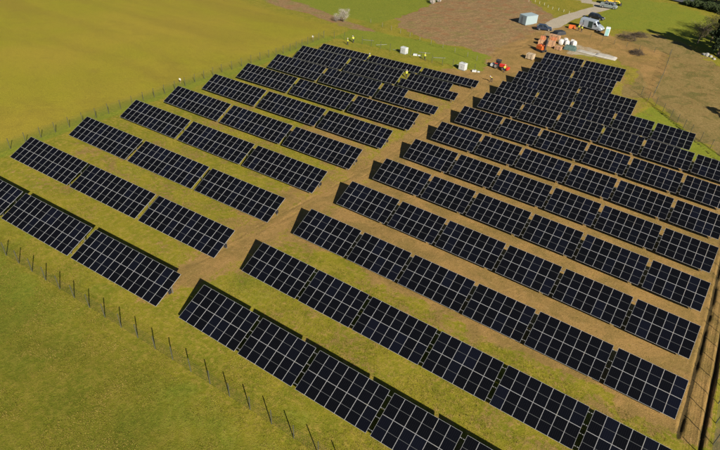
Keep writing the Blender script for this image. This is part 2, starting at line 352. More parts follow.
# ------------------------------------------------------------------ solar tables
SL_ = 4.309; HT = .8; TR, TL = .42155, .41847
def solar_glass():
    m = bpy.data.materials.new('cell_glass'); m.use_nodes = True; t = m.node_tree; N = t.nodes; L = t.links; b = N['Principled BSDF']
    tc = N.new('ShaderNodeTexCoord'); sp = N.new('ShaderNodeSeparateXYZ'); L.new(tc.outputs['Object'], sp.inputs[0])
    def m_(op, a, b_=0):
        q = N.new('ShaderNodeMath'); q.operation = op
        for i, k in enumerate((a, b_)):
            if isinstance(k, (int, float)): q.inputs[i].default_value = k
            else: L.new(k, q.inputs[i])
        return q.outputs[0]
    def line(v, period, off, wd):
        q = m_('PINGPONG', m_('ADD', v, off), period/2)
        return m_('LESS_THAN', q, wd/2)
    gx = line(sp.outputs[0], .1783, .0175, .006); gy = line(sp.outputs[1], .0875, .02, .003)
    midl = m_('LESS_THAN', m_('ABSOLUTE', m_('SUBTRACT', sp.outputs[1], 1.0725)), .013)
    oi = N.new('ShaderNodeObjectInfo')
    r_ = m_('MULTIPLY', oi.outputs['Random'], 1.0)
    mx = N.new('ShaderNodeMix'); mx.data_type = 'RGBA'; L.new(m_('POWER', r_, 4), mx.inputs[0]); mx.inputs[6].default_value = (.0028,.0031,.0045,1); mx.inputs[7].default_value = (.004,.005,.010,1)
    m2 = N.new('ShaderNodeMix'); m2.data_type = 'RGBA'; m2.inputs[7].default_value = (.016,.018,.022,1)
    L.new(m_('MAXIMUM', gx, m_('MULTIPLY', gy, .4)), m2.inputs[0]); L.new(mx.outputs[2], m2.inputs[6])
    m3 = N.new('ShaderNodeMix'); m3.data_type = 'RGBA'; m3.inputs[7].default_value = (.10,.105,.11,1)
    L.new(midl, m3.inputs[0]); L.new(m2.outputs[2], m3.inputs[6]); L.new(m3.outputs[2], b.inputs['Base Color'])
    b.inputs['Roughness'].default_value = .2; b.inputs['IOR'].default_value = 1.25; b.inputs['Specular IOR Level'].default_value = .2
    return m
GLASS = solar_glass()
ALU = mat('frame_aluminium', (.42,.43,.45), .5, .1)
STEEL = mat('galvanised_steel', (.20,.205,.21), .55, .5, noise=(4, .2))
BACK = mat('backsheet', (.035,.035,.04), .6)
DARKBOX = mat('inverter_plastic', (.02,.02,.022), .6)
def module_mesh(name, wd):
    Lm = 2.145; th = .035; fr = .0125; mb = MB()
    mb.box((0,0,0), (wd,fr,th), 1); mb.box((0,Lm-fr,0), (wd,Lm,th), 1)
    mb.box((0,fr,0), (fr,Lm-fr,th), 1); mb.box((wd-fr,fr,0), (wd,Lm-fr,th), 1)
    mb.add([(fr,fr,th-.004),(wd-fr,fr,th-.004),(wd-fr,Lm-fr,th-.004),(fr,Lm-fr,th-.004)], [(0,1,2,3)], 0)
    mb.add([(fr,fr,.006),(wd-fr,fr,.006),(wd-fr,Lm-fr,.006),(fr,Lm-fr,.006)], [(3,2,1,0)], 2)
    return mb.mesh(name, [GLASS, ALU, BACK])
MODR = module_mesh('solar_module_wide', 1.134-.017); MODL = module_mesh('solar_module_narrow', 1.103-.017)
def frame_meshes(tilt):
    s_, c_ = sin(tilt), cos(tilt)
    def onplane(y): return HT + y*tan(tilt)
    f1 = MB().box((-.05,-.035,-.5), (.05,.035,onplane(.95)-.22)); m1 = f1.mesh('front_post', STEEL)
    f2 = MB().box((-.05,-.035,-.5), (.05,.035,onplane(3.0)-.22)); m2 = f2.mesh('rear_post', STEEL)
    R = Matrix.Rotation(tilt, 4, 'X'); o = Matrix.Translation((0, 0, HT))
    f3 = MB().box((-.04,.15,-.19), (.04,SL_-.15,-.085), 0, o @ R); m3 = f3.mesh('rafter', STEEL)
    f4 = MB().tube([(0,.98,.35),(0,2.0,onplane(2.0)-.2)], .025, n=6); m4 = f4.mesh('brace', STEEL)
    return m1, m2, m3, m4
FR = {'R': frame_meshes(TR), 'L': frame_meshes(TL)}
def short_meshes(tilt):
    o = Matrix.Translation((0, 0, HT)) @ Matrix.Rotation(tilt, 4, 'X')
    return [MB().box((-.05,-.035,-.5), (.05,.035,HT+y*tan(tilt)-.2)).mesh('post', STEEL) for y in (.55, 1.75)] + [MB().box((-.04,.15,-.19), (.04,2.1,-.085), 0, o).mesh('rafter', STEEL)]
FRS = {'R': short_meshes(TR), 'L': short_meshes(TL)}
purlins = {}
ORD = ['first','second','third','fourth','fifth','sixth','seventh','eighth','ninth','tenth','eleventh','twelfth','thirteenth']
def solar_table(blk, x, y, n, pw, tilt, yawr, ext, label, group, up=None, low=None, inverter=False):
    """x, y: low edge, near-left corner on the ground; n columns; up/low: which columns carry a module in each row"""
    ln = n*pw; cx_, sx_ = cos(yawr), sin(yawr); xe, ye = x+ln*cx_, y+ln*sx_
    z0, z1 = gz(x, y), gz(xe, ye); sl = atan2(z1-z0, ln)
    t = empty('solar_table', (x, y, z0), (0, -sl, yawr)); tag(t, label, 'solar table', group)
    up = range(n) if up is None else up; low = range(n) if low is None else low
    mm = MODR if blk == 'R' else MODL
    for row, cols in ((0, low), (1, up)):
        d = row*(2.145+.019)
        for k in cols:
            jit = random.uniform(-.0015, .0015)
            link('solar_panel', mm, t, (k*pw+.0085, d*cos(tilt), HT+d*sin(tilt)), (tilt+jit, random.uniform(-.002,.002), 0))
    m1, m2, m3, m4 = FR[blk]; nf = 3 if n < 9 else 5
    for i in range(nf):
        fx = .8 + (ln-1.6)*i/(nf-1)
        if not (len(up) and min(up)*pw-.3 < fx < (max(up)+1)*pw+.3):
            for q, mm_ in zip(('post','post','rafter'), FRS[blk]): link(q, mm_, t, (fx, .55 if mm_ is FRS[blk][0] else (1.75 if mm_ is FRS[blk][1] else 0), 0))
            continue
        link('post', m1, t, (fx, .95, 0)); link('post', m2, t, (fx, 3.0, 0)); link('rafter', m3, t, (fx, 0, 0)); link('brace', m4, t, (fx, 0, 0))
    key = (blk, n, ext, len(up) and max(up), len(up) and min(up))
    if key not in purlins:
        R = Matrix.Translation((0, 0, HT)) @ Matrix.Rotation(tilt, 4, 'X'); e0, e1 = ext
        purlins[key] = [MB().box((-e0, a-.03, -.08), (ln+e1, a+.03, -.006), 0, R).mesh('purlin', STEEL) for a in (.45, 1.7)]
        if len(up): purlins[key] += [MB().box((min(up)*pw-e0, a-.03, -.08), ((max(up)+1)*pw+e1, a+.03, -.006), 0, R).mesh('purlin', STEEL) for a in (2.6, 3.85)]
    for pm in purlins[key]: link('purlin', pm, t)
    if inverter:
        mb = MB().box((ln+.0, 1.85, 1.2), (ln+.14, 2.2, 1.6), 0); mb.box((ln-.85, 1.95, 1.3), (ln, 2.05, 1.36), 0)
        mb.build('inverter', DARKBOX, t)
    return t
YR = [25.26,34.73,44.14,53.61,62.95,72.22,81.67,91.19,100.59,108.96,117.15,124.93,133.35]
XR = [-37.13,-37.0,-36.84,-36.65,-36.43,-36.22,-35.91,-35.73,-35.12,-34.81,-34.12,-33.2,-33.0]
YL = [24.17,33.3,42.83,52.42,61.81,71.22,80.76,90.11,99.23,108.6]
XL = [-68.44,-82.1,-81.96,-81.81,-81.67,-81.52,-81.45,-81.05,-81.01,-80.4]
def numword(n): return {12:'twelve',13:'thirteen',14:'fourteen',16:'sixteen',20:'twenty',24:'twenty-four',26:'twenty-six',11:'eleven',17:'seventeen',23:'twenty-three'}[n]
PATR = {11: [12, 10], 12: [8, 8], 13: [8, 8], 10: [7, 6, 7, 6, 6]}
for i, (x, y) in enumerate(zip(XR, YR)):
    pat = PATR.get(i+1, [7, 6, 7, 6, 7, 6])
    for k, n in enumerate(pat):
        if i == 0 and k > 4: continue
        lab = f'{numword(2*n)}-panel solar table, {ORD[k]} from the dirt track, {ORD[i]} row of the right block'
        if i == 9 and k == 4: n_ = 6
        solar_table('R', x, y, n, 1.134, TR, 0, (.19 if k else .02, .19 if k < len(pat)-1 else .02), lab, 'solar tables of the right block')
        x += n*1.134 + .448
for i, (x, y) in enumerate(zip(XL, YL)):
    pat = [12, 12, 12]; ky = .02778
    if i == 0:
        pat = [12, 12, 13]; x -= (12*1.1029+.6205)*cos(ky); y -= (12*1.1029+.6205)*sin(ky)
    for k, n in enumerate(pat):
        up = low = None; q = len(pat)-1-k
        if i == 7 and k == 2: up = range(5)
        if i == 8 and k == 2: up = range(1, 10)
        if i == 9: up = range(0)
        cnt = 2*n
        ex = {(7, 2): 'half-filled', (8, 2): 'partly filled'}.get((i, k), 'single-file' if i == 9 else numword(cnt)+'-panel')
        lab = f'{ex} solar table, {ORD[q]} from the dirt track, {ORD[i]} row of the left block'
        solar_table('L', x, y, n, 1.1029, TL, ky, (.04, .04), lab, 'solar tables of the left block', up, low, inverter=(k == len(pat)-1 and i < 7))
        x += (n*1.1029+.6205)*cos(ky); y += (n*1.1029+.6205)*sin(ky)

# ------------------------------------------------------------------ fences
POSTM = mat('weathered_post', (.16,.145,.12), .8, noise=(6, .3)); WIRE = mat('fence_wire', (.07,.075,.06), .6, .2)
POSTS = mat('fence_post_paint', (.060,.062,.040), .8)
def fence(label, line, spacing, h, pm, mesh=True, group='wire fences round the solar farm', step=.25):
    P = [Vector((x, y, 0)) for x, y in line]; pts = []
    for a, b_ in zip(P[:-1], P[1:]):
        st = max(1, round((b_-a).length/spacing)); pts += [a.lerp(b_, i/st) for i in range(st)]
    pts.append(P[-1])
    t = empty('wire_fence', (pts[0].x, pts[0].y, tz(pts[0].x, pts[0].y))); tag(t, label, 'fence', group)
    o = t.location.copy()
    pmesh = MB().tube([(0,0,-.3),(0,0,h)], .05, n=7).mesh('post', pm)
    W_ = MB()
    G = [Vector((p.x, p.y, tz(p.x, p.y))) for p in pts]
    for i, g in enumerate(G):
        link('post', pmesh, t, g-o+Vector((0,0,random.uniform(-.04,.04))), (random.uniform(-.02,.02), random.uniform(-.02,.02), random.random()*3))
    def ribb(a, b_, th):      # square wire
        d = (b_-a).normalized(); s_ = d.cross(Vector((.3,.5,.81))).normalized()*th; q = d.cross(s_)
        W_.add([a+s_, a+q, a-s_, b_+s_, b_+q, b_-s_], [(0,1,4,3),(1,2,5,4),(2,0,3,5)])
    for a, b_ in zip(G[:-1], G[1:]):
        hs = np.arange(.1, h-.05, .2) if mesh else [h-.1, h*.55]
        for z in hs: ribb(a-o+Vector((0,0,z)), b_-o+Vector((0,0,z)), .0065)
        if mesh:
            n = max(2, int((b_-a).length/step))
            for k in range(1, n):
                c = a.lerp(b_, k/n)-o; ribb(c+Vector((0,0,.08)), c+Vector((0,0,h-.08)), .0055)
    W_.build('wire_mesh', WIRE, t)
    return t
fence('long wire fence on slim posts in the grass below the nearest left rows', [(-96,20.8),(-62.1,20.9),(-36.4,21.4),(-18.7,21.6),(13.3,21.8)], 2.62, 1.95, POSTS)
fence('wire fence climbing the field edge beside the crop field', [(-85.7,24),(-85.8,35.3),(-85.7,42.8),(-85.6,52.9),(-85.8,65.6),(-86.8,82),(-86.5,97),(-86,104.3),(-86.9,119.5)], 2.75, 1.9, POSTS)
fence('unfinished post fence running behind the white cabinets', [(-86.9,119.5),(-82,122),(-67.4,121),(-55,119.8),(-44.3,120.6)], 3.0, 1.9, POSTS, False)
fence('wire fence beside the rutted strip at the outer ends of the right block rows', [(13.35,21.8),(13.35,50),(13.5,108)], 2.75, 2.0, POSTS)
fence('slanting wire fence between the green strip and straw field', [(13.6,108.3),(8.6,112.6),(2.5,118.4),(-1.9,123.2),(-9.2,131)], 2.6, 1.9, POSTS)
fence('short wire fence crossing straw ground by the upper right corner', [(-6.8,131.4),(-7.2,146),(-8,160.3)], 3, 1.6, POSTS, True, step=.5)
fence('low wire fence below the brush heaps and portable toilet', [(-8.2,160.6),(-15.3,159.3),(-28.3,161.3)], 3, 1.4, POSTS, False)
fence('thin wire fence along the ditch beside the brown heath', [(-86,141.5),(-81,139.8),(-66,134.3),(-50,129.5),(-44,127)], 4, 1.2, POSTM, False)

# ------------------------------------------------------------------ plants
LEAF_D = mat('leaf_dark', (.030,.045,.014), .8, spec=.2); LEAF_M = mat('leaf_olive', (.085,.085,.028), .8, spec=.2); LEAF_W = mat('blossom_white', (.42,.38,.34), .8, spec=.2)
TWIG = mat('bare_twigs', (.15,.12,.085), .9, spec=.1); BARK = mat('bark', (.10,.08,.06), .95, noise=(5, .3)); LEAF_E = mat('needles', (.022,.034,.014), .85, spec=.2)
def tree(name, x, y, h, rad, label, leafm, seed, n=5000, ls=.28, shape='round', group=None, twiggy=False, base=.25):
    R_ = random.Random(seed); z = tz(x, y); t = empty(name, (x, y, z), (0, 0, R_.random()*6)); tag(t, label, 'tree', group)
    tb = MB(); top = h*(.95 if shape == 'cone' else .72)
    tb.tube([(0,0,-.3),(0,0,h*.2),(R_.uniform(-.2,.2),R_.uniform(-.2,.2),top*.7),(R_.uniform(-.3,.3),R_.uniform(-.3,.3),top)], [h*.03,h*.024,h*.015,h*.004], n=8)
    tips = []
    nb = 34 if twiggy else 20
    for i in range(nb):
        a = i*2.4+R_.random(); zz = h*base + (top-h*base)*(i/nb); L_ = rad*(R_.uniform(.6,1.0))
        if shape == 'cone': L_ *= 1.05-(zz/h)
        e = Vector((cos(a)*L_, sin(a)*L_, zz + (L_*.55 if shape != 'cone' else -L_*.1)))
        m_ = Vector((cos(a)*L_*.5, sin(a)*L_*.5, zz+(L_*.2 if shape != 'cone' else 0)))
        tb.tube([(0,0,zz), m_, e], [h*.009,h*.006,h*.002], n=5, cap=False); tips += [e, m_.lerp(e, .5)]
        if twiggy:
            for k in range(5):
                s_ = m_.lerp(e, R_.random()); q = s_+Vector((R_.gauss(0,1),R_.gauss(0,1),R_.uniform(.2,1.3))).normalized()*L_*.45
                tb.tube([s_, q], [h*.003,h*.001], n=4, cap=False); tips.append(q)
    tb.build('trunk', BARK if not twiggy else TWIG, t)
    cb = MB(); cl = []
    for e in tips:
        for k in range(2): cl.append((e+Vector((R_.gauss(0,.25),R_.gauss(0,.25),R_.gauss(0,.25)))*rad*.5, rad*R_.uniform(.14,.3)))
    for i in range(n):
        c, cr = R_.choice(cl); d = Vector((R_.gauss(0,1),R_.gauss(0,1),R_.gauss(0,.8))); d = d.normalized()*cr*R_.random()**.5; p = c+d
        if p.z < .2: p.z = .2+R_.random()*.4
        a = Vector((R_.gauss(0,1),R_.gauss(0,1),R_.gauss(0,1))).normalized(); b_ = a.cross(Vector((R_.gauss(0,1),R_.gauss(0,1),R_.gauss(0,1)))).normalized()
        s1 = ls*R_.uniform(.6,1.3); s2 = s1*(.12 if twiggy else .55)
        cb.add([p-a*s1, p-b_*s2, p+a*s1, p+b_*s2], [(0,1,2,3)])
    cb.build('crown', leafm, t)
    return t
tree('evergreen_tree', 2.2, 167.2, 14, 3.0, 'dark evergreen tree at the meadow corner casting the longest shadow', LEAF_E, 1, 7000, .34, 'round', base=.08)
tree('evergreen_tree', 7.5, 165.5, 15, 3.8, 'taller dark evergreen tree on the frame edge behind pale rocks', LEAF_E, 2, 7000, .36, 'round', base=.08)
tree('evergreen_tree', 13, 171, 14, 4, 'dark evergreen tree beyond the two by the pale rocks', LEAF_E, 3, 6000, .36, 'round', base=.08)
tree('bare_tree', -3.4, 174.5, 5.2, 2.4, 'thin leafless tree on the meadow just above the long shadow', TWIG, 4, 700, .3, 'round', twiggy=True)
tree('bare_tree', -0.6, 178.5, 6.6, 3.2, 'leafless tree with olive twigs on the meadow beside the dark evergreen', LEAF_M, 5, 2600, .3, 'round', twiggy=True)
tree('bare_tree', 2.2, 186, 7.5, 3.6, 'wide leafless tree between the meadow and tarmac road', LEAF_M, 6, 2600, .3, 'round', twiggy=True)
tree('bare_tree', 6.0, 180, 8, 3.6, 'tall leafless tree behind the evergreens by the meadow', LEAF_M, 7, 2600, .3, 'round', twiggy=True)
tree('broadleaf_tree', 20.8, 123.6, 15.2, 2.8, 'leafy tree outside the straw field shading its edge', LEAF_D, 8, 5000, .34, 'round')
tree('blossom_tree', -92.6, 137.1, 3.9, 1.55, 'larger whitish blossoming tree standing in the brown hedge strip', LEAF_W, 9, 2600, .14, 'round', twiggy=True, base=.15)
tree('blossom_tree', -94.3, 136.0, 2.4, 0.95, 'small whitish shrub tree beside the larger blossoming tree', LEAF_W, 10, 900, .12, 'round', twiggy=True, base=.12)
tree('roadside_tree', -4, 226.5, 8, 4, 'dark bushy tree beyond the tarmac road', LEAF_D, 12, 4500, .4, 'round', base=.1)
tree('roadside_tree', -13, 231, 7, 4, 'low dark tree where the tarmac road leaves the meadow', LEAF_D, 13, 4500, .4, 'round', base=.1)
tree('roadside_tree', 4, 223.5, 9, 4.5, 'dark spreading tree beyond the road nearest the frame corner', LEAF_D, 14, 4500, .4, 'round', base=.1)
def shrub(name, x, y, h, rad, label, leafm, seed, n=500, group=None, ls=.14):
    R_ = random.Random(seed); t = empty(name, (x, y, tz(x, y))); tag(t, label, 'shrub', group)
    sb = MB()
    for i in range(7):
        a = R_.random()*6.3; sb.tube([(0,0,-.1),(cos(a)*rad*.7, sin(a)*rad*.7, h*R_.uniform(.6,1))], [.04,.01], n=4, cap=False)
    sb.build('stem', TWIG, t); cb = MB()
    for i in range(n):
        d = Vector((R_.gauss(0,1),R_.gauss(0,1),R_.gauss(0,1))).normalized()*R_.random()**.4
        p = Vector((d.x*rad, d.y*rad, h*.5+d.z*h*.5)); a = Vector((R_.gauss(0,1),R_.gauss(0,1),R_.gauss(0,1))).normalized(); b_ = a.orthogonal().normalized()
        s1 = ls*R_.uniform(.6,1.4); cb.add([p-a*s1, p-b_*s1*.5, p+a*s1, p+b_*s1*.5], [(0,1,2,3)])
    cb.build('foliage', leafm, t); return t
sh = [(-8.5,217.2,2.2,2.0),(-5,215.8,2.6,2.2),(-1.5,214.5,2.6,2.4),(2,212.6,3,2.6),(-11.5,218.3,1.5,1.5)]
for i, (x, y, h, rr) in enumerate(sh):
    shrub('roadside_shrub', x, y, h, rr, f'dark roadside shrub, {ORD[i]} of five on the meadow side of the tarmac road', LEAF_D, 60+i, 900, 'shrubs along the tarmac road', .25)
for i, (x, y) in enumerate([(-84.6,178),(-83.2,176),(-82.6,179.5)]):
    shrub('pale_shrub', x, y, 1.9, .9, f'pale blossoming shrub, {ORD[i]} of three on the far heath corner', LEAF_W, 80+i, 420, 'pale shrubs at the heath corner', .13)
# brush heaps
for i, (x, y, rr, lb) in enumerate([(-19.9,167.4,2.6,'broad heap of cut brush on bare ground below the meadow'),(-17.6,171.8,2.0,'smaller heap of cut brush at the meadow edge'),(-15.2,156.4,1.7,'dark heap of branches inside the low wire fence')]):
    mb = MB(); R_ = random.Random(90+i)
    for k in range(190):
        a = R_.random()*6.28; q = rr*R_.random()**.6; c = Vector((cos(a)*q, sin(a)*q, (1-(q/rr)**2)*1.2*R_.random()+.05)); d = Vector((R_.gauss(0,1),R_.gauss(0,1),R_.gauss(0,.35))).normalized()*R_.uniform(.4,1.3)
        c2 = c+d; c2.z = max(c2.z, 0); mb.tube([c-d*.5, c2], [.035,.012], n=4, cap=False)
    tag(mb.build('brush_heap', mat('brushwood', (.07,.05,.032), .95), None, (x, y, tz(x, y))), lb, 'brush heap')

# ------------------------------------------------------------------ vehicles
BLK = mat('tyre_rubber', (.02,.02,.02), .85); GL = mat('window_glass', (.012,.016,.02), .08); RIM = mat('wheel_rim', (.45,.45,.46), .35, .7); LAMP = mat('headlamp_lens', (.75,.75,.72), .15)
REDL = mat('tail_lamp', (.35,.01,.01), .3); DPL = mat('dark_plastic', (.035,.035,.04), .6)
def wheel(t, x, y, rad=.34, wd=.22):
    mb = MB(); n = 20
    prof = [(-wd/2, rad*.62), (-wd/2, rad*.93), (-wd*.3, rad), (wd*.3, rad), (wd/2, rad*.93), (wd/2, rad*.62)]
    rings = [[(rr*cos(2*pi*k/n), yy, rr*sin(2*pi*k/n)) for k in range(n)] for yy, rr in prof]
    mb.loft(rings, cap=False); w_ = mb.build('wheel', BLK, t, (x, y, rad))
    rb = MB(); rb.loft([[(rad*.63*cos(2*pi*k/n), yy, rad*.63*sin(2*pi*k/n)) for k in range(n)] for yy in (-wd*.45, wd*.45)], smooth=False)
    rb.build('rim', RIM, w_)
    return w_
def section(x, wd, zb, zs, zt, tw, n=0):
    """body ring across the car at x: bottom zb, shoulder zs (half width wd), top zt (half width tw)"""
    return [(x,-wd*.92,zb),(x,-wd,zb+.18),(x,-wd,zs*.9+zb*.1),(x,-wd*.96,zs),(x,-tw,zt-.03),(x,-tw*.85,zt),(x,tw*.85,zt),(x,tw,zt-.03),(x,wd*.96,zs),(x,wd,zs*.9+zb*.1),(x,wd,zb+.18),(x,wd*.92,zb)]
def car(name, label, cat, x, y, rz, paint, secs, cab, wheels, L_, rad=.34, wd=.9, group=None):
    """secs: lower body sections (x, shoulder height), cab: glasshouse (x_base0, x_roof0, x_roof1, x_base1, z_base, z_roof)"""
    t = empty(name, (x, y, tz(x, y)+.02), (0, 0, rz)); tag(t, label, cat, group)
    mb = MB(); mb.loft([section(sx, wd*k, .22, sz, sz+.03, wd*k*.9) for sx, sz, k in secs], smooth=False); bo = mb.build('body', paint, t)
    bv = bo.modifiers.new('b', 'BEVEL'); bv.width = .05; bv.segments = 2; bv.limit_method = 'ANGLE'
    b0, r0, r1, b1, zb, zr = cab; gw, tw = wd*.9, wd*.72
    gm_ = MB(); gm_.add([(b0,-gw,zb),(b1,-gw,zb),(b1,gw,zb),(b0,gw,zb),(r0,-tw,zr-.05),(r1,-tw,zr-.05),(r1,tw,zr-.05),(r0,tw,zr-.05)], [(0,1,5,4),(1,2,6,5),(2,3,7,6),(3,0,4,7),(4,5,6,7)])
    gm_.build('window', GL, t)
    rf = MB(); rf.box((r0-.05,-tw-.02,zr-.05), (r1+.05,tw+.02,zr)); ro = rf.build('roof', paint, t); b2 = ro.modifiers.new('b', 'BEVEL'); b2.width = .03; b2.segments = 2
    pl = MB()
    for fx in (0, .52, 1):
        for s_ in (-1, 1):
            pl.tube([(b0+(b1-b0)*fx, s_*(gw+.005), zb), (r0+(r1-r0)*fx, s_*(tw+.005), zr-.03)], .045, n=6)
    pl.build('pillar', paint, t)
    for wx in wheels:
        for s_ in (-1, 1): wheel(t, wx, s_*(wd-.1), rad)
    for s_ in (-1, 1):
        MB().box((L_/2-.05, s_*wd*.72-.14, .58), (L_/2+.03, s_*wd*.72+.14, .74)).build('headlight', LAMP, t)
        MB().box((-L_/2-.03, s_*wd*.78-.1, .68), (-L_/2+.06, s_*wd*.78+.1, .92)).build('tail_light', REDL, t)
        MB().box((b1-.35, s_*(wd+.02)-.09, zb), (b1-.15, s_*(wd+.02)+.09, zb+.16)).build('mirror', DPL, t)
    MB().box((L_/2-.02,-wd*.8,.28), (L_/2+.07,wd*.8,.48)).build('bumper', DPL, t); MB().box((-L_/2-.07,-wd*.8,.3), (-L_/2+.02,wd*.8,.5)).build('bumper', DPL, t)
    return t
P_NAVY = mat('paint_navy', (.02,.03,.055), .3); P_BLACK = mat('paint_black', (.012,.013,.017), .28); P_SILVER = mat('paint_silver', (.36,.42,.48), .35, .35); P_GREY = mat('paint_grey', (.17,.20,.20), .45); P_YEL = mat('paint_yellow', (.65,.42,.02), .45); P_RED = mat('paint_red', (.55,.035,.02), .45); P_ORG = mat('paint_orange', (.55,.12,.025), .45); P_WHT = mat('paint_white', (.46,.48,.48), .45)
hatch = [(-2.1,.85,.9),(-2.0,.95,1),(-.6,.95,1),(.9,.92,1),(1.9,.78,.98),(2.12,.62,.88)]
car('parked_car', 'dark blue hatchback parked on the dirt lane by the container', 'car', -41.4, 162.6, radians(18), P_NAVY, hatch, (-2.0,-1.5,.2,1.0,.93,1.48), (-1.3,1.3), 4.2)
car('parked_car', 'black estate car parked on the meadow edge behind the van', 'car', -31.9, 182.3, radians(-8), P_BLACK, [(-2.25,.9,.9),(-2.15,1.0,1),(-.6,1.0,1),(.9,.95,1),(1.95,.8,.98),(2.22,.62,.88)], (-2.15,-1.9,.2,1.05,.98,1.55), (-1.4,1.4), 4.5)
# van
def van(x, y, rz):
    t = empty('delivery_van', (x, y, tz(x, y)+.02), (0, 0, rz)); tag(t, 'long silver van with its side door open and workers beside', 'van')
    H_ = 2.65; wd = 1.02
    secs = [(-3.3,H_-.08),(-3.15,H_),(1.1,H_),(1.9,1.72),(2.7,1.42),(3.2,1.15),(3.35,.8)]
    mb = MB()
    rings = []
    for sx, zt in secs:
        hw = wd*(1 if sx < 2.8 else .93); tw = hw*(.86 if zt > 1.6 else .9)
        rings.append([(sx,-hw*.95,.35),(sx,-hw,.55),(sx,-hw,min(1.5,zt*.8)),(sx,-tw,zt-.12),(sx,-tw*.9,zt),(sx,tw*.9,zt),(sx,tw,zt-.12),(sx,hw,min(1.5,zt*.8)),(sx,hw,.55),(sx,hw*.95,.35)])
    mb.loft(rings, smooth=False); bo = mb.build('body', P_SILVER, t); bv = bo.modifiers.new('b', 'BEVEL'); bv.width = .05; bv.segments = 2; bv.limit_method = 'ANGLE'
    MB().add([(1.17,-.8,2.54),(1.17,.8,2.54),(1.93,.84,1.77),(1.93,-.84,1.77)], [(0,3,2,1)]).build('windscreen', GL, t)
    for s_ in (-1, 1):
        MB().box((.75, s_*1.0-.02, 1.5), (1.5, s_*1.0+.02, 2.05)).build('window', GL, t)
        MB().box((3.28, s_*.75-.13, .78), (3.4, s_*.75+.13, 1.0)).build('headlight', LAMP, t)
        MB().box((1.75, s_*1.12-.1, 1.35), (1.9, s_*1.12+.1, 1.7)).build('mirror', DPL, t)
        MB().box((-3.36, s_*.88-.08, 1.0), (-3.28, s_*.88+.08, 1.45)).build('tail_light', REDL, t)
        for wx in (-2.2, 2.25): wheel(t, wx, s_*.93, .36, .24)
    MB().box((-.75,-1.035,.55), (.55,-1.0,2.25)).build('door_opening', mat('van_interior', (.015,.03,.025), .8), t)
    MB().box((-2.1,-1.12,.5), (-.8,-1.06,2.3)).build('sliding_door', P_SILVER, t)
    MB().box((3.3,-.85,.35), (3.45,.85,.62)).build('bumper', DPL, t)
    return t
van(-30.4, 170.6, radians(-12))
# pickup / flat bed and yellow loader
t = car('pickup_truck', 'grey flatbed truck parked where the gravel lanes meet', 'truck', -32.0, 198.6, radians(2), P_GREY, [(-2.6,.78,1),(-.4,.8,1),(-.35,1.15,1),(1.2,1.12,1),(2.2,1.0,.98),(2.5,.8,.92)], (-.35,-.2,.8,1.5,1.12,1.85), (-1.7,1.7), 5.1, .42, 1.0)
MB().box((-2.65,-1.05,.82), (-.45,1.05,.9)).box((-2.65,-1.05,.9), (-.45,-1.0,1.3)).box((-2.65,1.0,.9), (-.45,1.05,1.3)).box((-2.65,-1.0,.9), (-2.6,1.0,1.3)).box((-.5,-1.0,.9), (-.45,1.0,1.9)).build('truck_bed', P_GREY, t)
def loader(x, y, rz):
    t = empty('wheel_loader', (x, y, tz(x, y)), (0, 0, rz)); tag(t, 'yellow wheel loader standing behind the grey flatbed truck', 'loader')
    MB().box((-2.1,-.7,.7), (.1,.7,1.8)).build('engine_cover', P_YEL, t); MB().box((.1,-.5,.6), (1.6,.5,1.2)).build('chassis', P_YEL, t)
    MB().box((-.6,-.62,1.8), (.6,.62,2.7)).build('cab', GL, t); MB().box((-.7,-.7,2.7), (.7,.7,2.85)).build('roof', P_YEL, t)
    for wx in (-1.3, 1.2):
        for s_ in (-1, 1): wheel(t, wx, s_*.9, .65, .45)
    for s_ in (-1, 1): MB().tube([(1.2,s_*.35,1.2),(2.2,s_*.35,1.3),(3.0,s_*.35,.6)], .1, n=6).build('lift_arm', P_YEL, t)
    MB().add([(2.9,-1.1,.1),(3.7,-1.1,.1),(3.0,-1.1,.9),(2.8,-1.1,.6),(2.9,1.1,.1),(3.7,1.1,.1),(3.0,1.1,.9),(2.8,1.1,.6)], [(0,1,5,4),(0,4,7,3),(3,7,6,2),(0,3,2,1),(4,5,6,7)]).build('bucket', DPL, t)
loader(-32.6, 204.0, radians(10))
def tracks(t, L_, wd, h, gap):
    for s_ in (-1, 1):
        n = 16; rings = []
        pr = [(-L_/2+h/2+h/2*cos(a), h/2+h/2*sin(a)) for a in np.linspace(pi/2, 3*pi/2, n)] + [(L_/2-h/2+h/2*cos(a), h/2+h/2*sin(a)) for a in np.linspace(-pi/2, pi/2, n)]
        MB().loft([[(a, s_*gap-wd/2, b_) for a, b_ in pr], [(a, s_*gap+wd/2, b_) for a, b_ in pr]], smooth=False).build('crawler_track', BLK, t)
def piledriver(x, y, rz):
    t = empty('pile_driver', (x, y, tz(x, y)), (0, 0, rz)); tag(t, 'orange crawler pile driver with a dark upright mast by the last row', 'pile driver')
    tracks(t, 2.3, .35, .6, .6)
    MB().box((-1.2,-.75,.55), (.6,.75,1.5)).build('engine_cover', P_ORG, t); MB().box((-.9,-.45,1.5), (-.1,.45,1.75)).build('canopy', P_ORG, t)
    mb = MB().box((.85,-.12,.1), (1.05,.12,3.9)); mb.box((1.05,-.2,.6), (1.15,.2,3.6)); mb.build('mast', DPL, t)
    MB().box((.78,-.22,2.3), (1.3,.22,3.1)).build('hammer', DPL, t); MB().box((.5,-.3,.6), (.85,.3,1.1)).build('mast_bracket', P_ORG, t)
piledriver(-36.1, 144.2, radians(-25))
